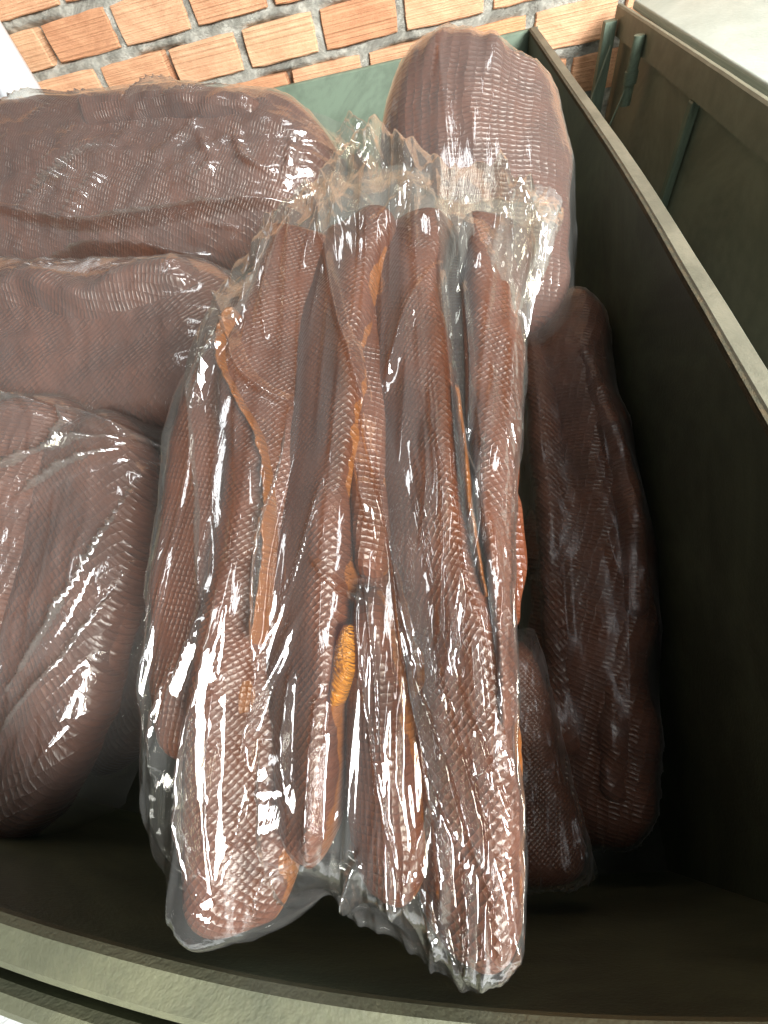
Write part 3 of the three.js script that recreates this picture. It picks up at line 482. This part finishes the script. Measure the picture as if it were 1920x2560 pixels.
function makeBag(key, o) {
  const S = SHAPES[key], R = rng(o.seed); o.slant ??= () => 0; o.drawn ??= () => 0.7;
  const g = thing('bag_of_sheets', o.label, 'bag', S.origin, 'clear plastic bags of folded sheets in the bin');
  const U = new THREE.Vector3(...S.u), V = new THREE.Vector3(...S.v), N = U.clone().cross(V);
  g.quaternion.setFromRotationMatrix(new THREE.Matrix4().makeBasis(U, N, V.clone().negate()));
  // ---- contents
  const lobes = S.lobes.map((L, i) => ({ L, lob: lobeMaker(L, o.seed * 1.3 + i * 2.1), i }));
  let u0 = 1e9, u1 = -1e9, v0 = 1e9, v1 = -1e9;
  for (const r of S.grid) for (const [u, v] of r) { u0 = Math.min(u0, u); u1 = Math.max(u1, u); v0 = Math.min(v0, v); v1 = Math.max(v1, v); }
  const cell = o.cell ?? 0.002, W = Math.ceil((u1 - u0) / cell) + 3, H = Math.ceil((v1 - v0) / cell) + 3, top = new Float32Array(W * H);
  for (const { L, lob, i } of lobes) {
    const sd = o.seed * 1.3 + i * 2.1, mat = L.kind === 'amber' ? M.amber : L.kind === 'edge' ? M.edge : o.sheet ?? M.sheet;
    const wMax = Math.max(...L.spine.map(p => p[2]));
    const na = clamp(Math.round(wMax * 2 / 0.0022), 14, 70), nt = clamp(Math.round(lob.total / 0.0035), 20, 150);
    const layers = L.kind === 'sheet' && !L.plain && o.layers ? o.layers : [[1, 1]];
    layers.forEach(([grow, lift], k) => mesh('folded_sheet', lobeGeometry(lob, grow, lift, sd + k * 0.37, na, nt), k ? o.edge ?? M.edge : mat, g));
    const sa = Math.ceil(wMax * 2.4 / cell * 1.6), stp = Math.ceil(lob.total / cell * 1.6);
    for (let j = 0; j <= stp; j++) for (let a = 0; a <= sa; a++) {
      const p = lob.at(-1 + 2 * a / sa, j / stp, 1, 1, sd), x = Math.round((p[0] - u0) / cell) + 1, y = Math.round((p[2] - v0) / cell) + 1;
      if (x >= 0 && y >= 0 && x < W && y < H && p[1] > top[y * W + x]) top[y * W + x] = p[1];
    }
  }
  // ---- film: a loose membrane laid over the contents
  const nx = o.nx, ny = o.ny, Fp = new Float32Array(nx * ny * 2), F = new Float32Array(nx * ny), H0 = new Float32Array(nx * ny);
  for (let j = 0; j < ny; j++) for (let i = 0; i < nx; i++) {
    const rowAt = S.grid.map(r => catmull(r, i / (nx - 1))), p = catmull(rowAt, j / (ny - 1)), k = j * nx + i;
    const s = i / (nx - 1), ragged = Math.min(s, 1 - s) < 0.03 ? 0.003 : 0;
    Fp[k * 2] = p[0] + ragged * noise(p[1] * 40, s * 3, o.seed); Fp[k * 2 + 1] = p[1] ;
    const x = clamp((Fp[k * 2] - u0) / cell + 1, 0, W - 2), y = clamp((Fp[k * 2 + 1] - v0) / cell + 1, 0, H - 2), xi = Math.floor(x), yi = Math.floor(y), fx = x - xi, fy = y - yi;
    const t = top[yi * W + xi] * (1 - fx) * (1 - fy) + top[yi * W + xi + 1] * fx * (1 - fy) + top[(yi + 1) * W + xi] * (1 - fx) * fy + top[(yi + 1) * W + xi + 1] * fx * fy;
    const low = -(o.sink ?? 0.012) + (o.rise ? o.rise(i / (nx - 1), j / (ny - 1)) : 0); H0[k] = Math.max(t > 0 ? t + (o.gap ?? 0.0012) : low, o.puff ? o.puff(i / (nx - 1), j / (ny - 1)) : -1); F[k] = H0[k];
  }
  const om = o.taut ? 1.85 : 1;
  for (let it = 0; it < (o.relax ?? 60); it++) for (let j = 1; j < ny - 1; j++) for (let i = 1; i < nx - 1; i++) {
    const k = j * nx + i; F[k] = Math.max(H0[k], F[k] + om * (0.25 * (F[k - 1] + F[k + 1] + F[k - nx] + F[k + nx]) - F[k]));
  }
  // folds standing up from the film: sharp ridges, most of them lengthwise
  const add = new Float32Array(nx * ny);
  for (const c of o.creases(R, { u0, u1, v0, v1, S })) {
    const cs = Math.cos(c.angle), sn = Math.sin(c.angle), reach = Math.max(c.len, c.wide * 2);
    for (let k = 0; k < nx * ny; k++) {
      const du = Fp[k * 2] - c.u, dv = Fp[k * 2 + 1] - c.v;
      if (Math.abs(du) > reach || Math.abs(dv) > reach) continue;
      const along = (du * sn + dv * cs) / c.len; if (Math.abs(along) >= 1) continue;
      const across = du * cs - dv * sn - c.bend * (along * along - 0.3), x = across / (c.wide * (across > 0 ? 1 : c.lop)); if (Math.abs(x) >= 1) continue;
      const e = 1 - along * along;
      add[k] = Math.max(add[k], 0) + c.high * e * Math.pow(1 - Math.abs(x), 1.25) * (0.6 + 0.4 * Math.sign(c.high));
    }
  }
  for (const c of S.ridges ?? []) {                              // folds that can be picked out in the photograph
    const line = []; for (let i = 0; i <= 24; i++) line.push(catmull(c.pts, i / 24));
    let lu = 1e9, hu = -1e9, lv = 1e9, hv = -1e9; for (const [u, v] of line) { lu = Math.min(lu, u); hu = Math.max(hu, u); lv = Math.min(lv, v); hv = Math.max(hv, v); }
    for (let k = 0; k < nx * ny; k++) {
      const u = Fp[k * 2], v = Fp[k * 2 + 1]; if (u < lu - c.w || u > hu + c.w || v < lv - c.w || v > hv + c.w) continue;
      let best = 1e9, side = 1, where = 0;
      for (let i = 0; i < 24; i++) {
        const [ax, ay] = line[i], bx = line[i + 1][0] - ax, by = line[i + 1][1] - ay, t = clamp(((u - ax) * bx + (v - ay) * by) / (bx * bx + by * by), 0, 1), dx = u - ax - bx * t, dy = v - ay - by * t, d = dx * dx + dy * dy;
        if (d < best) { best = d; side = Math.sign(bx * dy - by * dx); where = (i + t) / 24; }
      }
      const d = Math.sqrt(best) / (c.w * (side > 0 ? 1 : c.lop)); if (d >= 1) continue;
      add[k] += (o.proud ?? 1.4) * c.h * Math.pow(1 - d, 1.15) * Math.pow(Math.sin(Math.PI * clamp(where, 0.02, 0.98)), 0.6) * (1 + 0.25 * noise(where * 9, c.h * 900));
    }
  }
  const nSub = (a, b) => { const x = noise(a, b, o.seed); return Math.abs(x); };
  for (let j = 0; j < ny; j++) for (let i = 0; i < nx; i++) {
    const k = j * nx + i, s = i / (nx - 1), t = j / (ny - 1), u = Fp[k * 2], v = Fp[k * 2 + 1];
    const edge = smooth(0, 0.05, Math.min(s, 1 - s)) , cr = o.crumple(s, t);
    const wu = u + 0.012 * noise(u * 22, v * 14, 3), wv = v + 0.02 * noise(u * 18, v * 12, 7);
    F[k] += 0.007 * (o.planes ?? 0) * facet((u + o.slant(s, t) * (v - v0)) / 0.02, v / 0.11, o.seed + 11) * smooth(0, 0.05, Math.min(s, 1 - s)) * smooth(0, 0.05, 1 - t) * smooth(0, 0.08, t);
    const c = 0.010 * facet(wu / 0.017, wv / 0.036, o.seed) + 0.0042 * facet(wu / 0.0075, wv / 0.017, o.seed + 4) - 0.004;
    // drawn-out wrinkles along the bag
    const lw = u + o.slant(s, t) * (v - v0) + 0.004 * noise(u * 30, v * 12, 5), ln = (f, g2, z) => 1 - Math.min(1, Math.abs(noise(lw * f, v * g2, o.seed + z)) * 2.6);
    const draw = 0.0028 * Math.pow(ln(42, 5, 1), 2) + 0.0012 * Math.pow(ln(110, 10, 2), 2) + 0.0004 * Math.pow(ln(280, 24, 3), 2);
    F[k] += draw * o.drawn(s, t) * smooth(0, 0.03, 1 - t);
    F[k] += smooth(0, 0.04, 1 - t) * smooth(-0.02, 0.07, t) * Math.max(0, c * cr + 0.002 * cr) + Math.min(add[k], 0.035) * (0.25 + 0.75 * edge) * smooth(-0.01, 0.05, 1 - t) * smooth(-0.01, 0.08, t);
  }
  const fm = o.film ?? M.film;
  const topFilm = gridGeometry(nx, ny, (i, j) => { const k = j * nx + i; return [Fp[k * 2], F[k], -Fp[k * 2 + 1], Fp[k * 2], Fp[k * 2 + 1]]; });
  const bx = Math.round(nx / 4), by = Math.round(ny / 4);
  const lowFilm = gridGeometry(bx, by, (i, j) => {
    const k = Math.round(j * (ny - 1) / (by - 1)) * nx + Math.round(i * (nx - 1) / (bx - 1)), s = i / (bx - 1), t = j / (by - 1), inn = smooth(0, 0.1, Math.min(s, 1 - s, t, 1 - t));
    return [Fp[k * 2], (1 - inn) * F[k] - inn * ((o.sink ?? 0.012) + 0.004 + 0.004 * noise(s * 9, t * 20, o.seed)), -Fp[k * 2 + 1], Fp[k * 2], Fp[k * 2 + 1]];
  });
  for (const f of S.flaps ?? []) mesh('gathered_neck', gridGeometry(90, 90, (i, j) => {
    const s = i / 89, t = j / 89, [a, b, c, d] = f.corners, L = (x, y, k) => x + (y - x) * k;
    const q = [0, 1, 2].map(k => L(L(a[k], b[k], s), L(d[k], c[k], s), t)), e = Math.pow(Math.sin(Math.PI * s), 0.6) * (1 - 0.75 * t);
    const n1 = facet(s * f.f * 0.8, t * 1.3, f.z), n2 = facet(s * f.f * 2.0 + t * 0.5, t * 2.6, f.z + 3), n3 = facet(s * 14, t * 14, f.z + 6) - 0.5;
    const tip = (0.25 + 0.75 * smooth(0, 0.3, t)) * smooth(1, 0.55, t);
    return [q[0] + tip * f.amp * 0.9 * (facet(s * 4, t * 3, f.z + 8) - 0.5) + 0.0015 * n3, q[1] + f.amp * (e * f.arch + tip * (1.9 * n1 + 0.6 * n2)) + 0.0012 * n3, -q[2] - tip * 0.5 * f.amp * (facet(s * 5, t * 3, f.z + 12) - 0.5) * (1 - t), q[0], q[2]];
  }), M.filmNeck, g);
  mesh('plastic_bag', o.lower === false ? topFilm : mergeGeometries([topFilm, lowFilm]), fm, g);
  return g;
}
function lengthwise(count, { spread = 0.25, len = [0.02, 0.09], wide = [0.0015, 0.006], high = [0.001, 0.006], where = () => 1, turn = 0 }) {
  return (R, { u0, u1, v0, v1 }) => {
    const out = [];
    for (let n = 0, guard = 0; n < count && guard < count * 30; guard++) {
      const u = u0 + R() * (u1 - u0), v = v0 + R() * (v1 - v0);
      if (R() > where((u - u0) / (u1 - u0), (v - v0) / (v1 - v0))) continue;
      n++;
      const b = R();
      out.push({ u, v, angle: turn + (R() + R() - 1) * spread * 2, len: len[0] + (len[1] - len[0]) * R() * R(), wide: wide[0] + (wide[1] - wide[0]) * b * b, high: high[0] + (high[1] - high[0]) * R() * (0.3 + 0.7 * b), bend: (R() - 0.5) * 0.008, lop: 0.5 + R() });
    }
    return out;
  };
}
const BAG = {};
const sheetLayers = [[1, 1], [1.03, 0.88], [1.065, 0.7]];
const both = (...f) => (R, d) => f.flatMap(x => x(R, d));
BAG.main = makeBag('main', { seed: 3, nx: 290, ny: 580, cell: 0.0013, relax: 170, taut: true, planes: 1, layers: sheetLayers,
  label: 'large clear bag of folded amber sheets with crumpled gathered neck on top of the pile',
  gap: 0.002, rise: (s, t) => 0.020 * smooth(0.7, 0.95, s),
  crumple: (s, t) => 0.06 + 0.7 * smooth(0.30, 0.14, t), puff: (s, t) => -0.012 + (0.052 + 0.012 * Math.exp(-Math.pow((s - 0.36) / 0.16, 2))) * smooth(0, 0.10, t) * smooth(0.36, 0.2, t) * smooth(0, 0.3, Math.min(s, 1 - s)),
  slant: (s, t) => 0.25 * smooth(0.5, 0.9, s) * smooth(0.4, 0.7, t), drawn: (s, t) => 0.08 + 0.7 * smooth(0.55, 0.75, s) * smooth(0.42, 0.6, t),
  creases: both(
    lengthwise(60, { spread: 0.07, len: [0.06, 0.24], wide: [0.003, 0.012], high: [0.002, 0.007] }),
    lengthwise(40, { spread: 0.2, len: [0.02, 0.08], wide: [0.0015, 0.005], high: [0.001, 0.004] }),
    lengthwise(160, { spread: 0.12, turn: -0.12, len: [0.015, 0.08], wide: [0.001, 0.004], high: [0.001, 0.0035], where: (u, v) => smooth(0.5, 0.8, u) * smooth(0.7, 0.4, v) }),
    lengthwise(60, { spread: 0.5, len: [0.02, 0.08], wide: [0.003, 0.010], high: [0.002, 0.007], where: (u, v) => smooth(0.70, 0.85, v) })) });
BAG.back_left = makeBag('back_left', { sheet: M.ribbed, proud: 1.8, lower: false, sink: 0.07, seed: 5, nx: 150, ny: 130, cell: 0.004, relax: 40, film: M.filmBack,
  label: 'clear bag of dark folded sheets lying crosswise against the back rim beside the white pipe',
  crumple: () => 0.3, creases: lengthwise(46, { turn: 1.2, spread: 0.5, len: [0.04, 0.25], wide: [0.003, 0.012], high: [0.004, 0.016] }) });
BAG.mid_left = makeBag('mid_left', { sheet: M.ribbed, lower: false, sink: 0.07, seed: 7, nx: 140, ny: 110, cell: 0.004, relax: 40, film: M.filmBack,
  label: 'clear bag of ribbed brown sheets tucked between the crosswise bag and the split bag',
  crumple: () => 0.25, creases: lengthwise(22, { turn: 1.1, spread: 0.6, len: [0.03, 0.12], wide: [0.002, 0.008], high: [0.002, 0.008] }) });
BAG.front_left = makeBag('front_left', { sheet: M.ribbed, proud: 2.2, lower: false, sink: 0.06, seed: 9, nx: 170, ny: 240, cell: 0.0025, relax: 70, film: M.filmBack, 
  label: 'clear bag with pointed gathered corner and glossy dark red sheets near the front rim',
  crumple: (s, t) => 0.3 + 0.6 * smooth(0.3, 0, t), creases: both(lengthwise(60, { turn: 0.35, spread: 0.3, len: [0.03, 0.14], wide: [0.002, 0.008], high: [0.001, 0.008] }), lengthwise(30, { turn: 1.1, spread: 0.4, len: [0.03, 0.12], wide: [0.002, 0.008], high: [0.002, 0.009], where: (u, v) => smooth(0.6, 0.8, v) })) });
BAG.back_right = makeBag('back_right', { sheet: M.ribbed, lower: false, sink: 0.05, seed: 12, nx: 130, ny: 130, cell: 0.004, relax: 40, film: M.filmBack,
  label: 'tall rounded bag of ribbed sheets propped against the side rim near the brick wall',
  crumple: () => 0.12, drawn: () => 0.25, creases: lengthwise(14, { len: [0.03, 0.15], wide: [0.002, 0.008], high: [0.001, 0.006], where: (u) => (u > 0.75 || u < 0.2 ? 1 : 0.15) }) });
makeBag('right_low', { sheet: M.ribbed, lower: false, sink: 0.05, seed: 15, nx: 110, ny: 240, cell: 0.004, relax: 50, film: M.filmDull,
  label: 'shaded bag of brown sheets sunk deep against the dark side panel',
  crumple: (s, t) => 0.3, drawn: () => 0, creases: lengthwise(14, { len: [0.05, 0.2], wide: [0.004, 0.014], high: [0.003, 0.010], spread: 0.15 }) });
makeBag('under_main', { lower: false, sink: 0.02, seed: 18, nx: 90, ny: 160, cell: 0.003, relax: 50, film: M.filmDull,
  label: 'shaded wrinkled bag end poking out beneath the large knotted bag',
  crumple: () => 0.8, creases: lengthwise(60, { len: [0.02, 0.07], wide: [0.001, 0.005], high: [0.001, 0.006] }) });

for (const [key, dx, dy, dz, label] of [
  ['main', -0.03, -0.10, -0.07, 'bag of sheets lying in the dark directly beneath the large gathered bag'],
  ['back_left', 0.06, -0.14, -0.05, 'bag of sheets lying under the crosswise back bag'],
  ['mid_left', -0.04, -0.14, -0.03, 'bag of sheets lying under the ribbed brown bag'],
  ['front_left', -0.03, -0.13, -0.06, 'bag of sheets lying under the bag with the gathered corner'],
  ['back_right', 0.0, -0.16, -0.16, 'bag of sheets lying under the tall rounded bag by the side rim']]) {
  const c = BAG[key].clone(); c.name = numbered('bag_of_sheets'); c.position.add(new THREE.Vector3(dx, dy, dz)); c.userData = { ...BAG[key].userData, label }; scene.add(c);
}
{
  const w = thing('crumpled_wrapper', 'small crumpled clear wrapper lying between the two back bags', 'wrapper', [-0.185, 0.49, -1.10]);
  const geo = (r, z, amp) => gridGeometry(60, 40, (i, j) => {
    const a = i / 59 * Math.PI * 2, b = j / 39 * Math.PI, x = Math.cos(a) * Math.sin(b), y = Math.cos(b), q = Math.sin(a) * Math.sin(b);
    const k = 1 + amp * (facet((x + 2) * 2.3 + y, (q + y + 2) * 2.1, z) - 0.5) + amp * 0.5 * (facet((x + 2) * 5, (q - y + 2) * 5, z + 2) - 0.5);
    return [x * r[0] * k, y * r[1] * k, q * r[2] * k, a * 0.03, b * 0.03];
  });
  mesh('film_wrap', geo([0.052, 0.07, 0.05], 3, 0.45), M.filmBack, w);
  mesh('sheet_scrap', geo([0.045, 0.06, 0.045], 8, 0.6), sheetMaterial(rgb(0.30, 0.24, 0.2)), w).position.y = -0.05;
}
renderer.render(scene, camera);
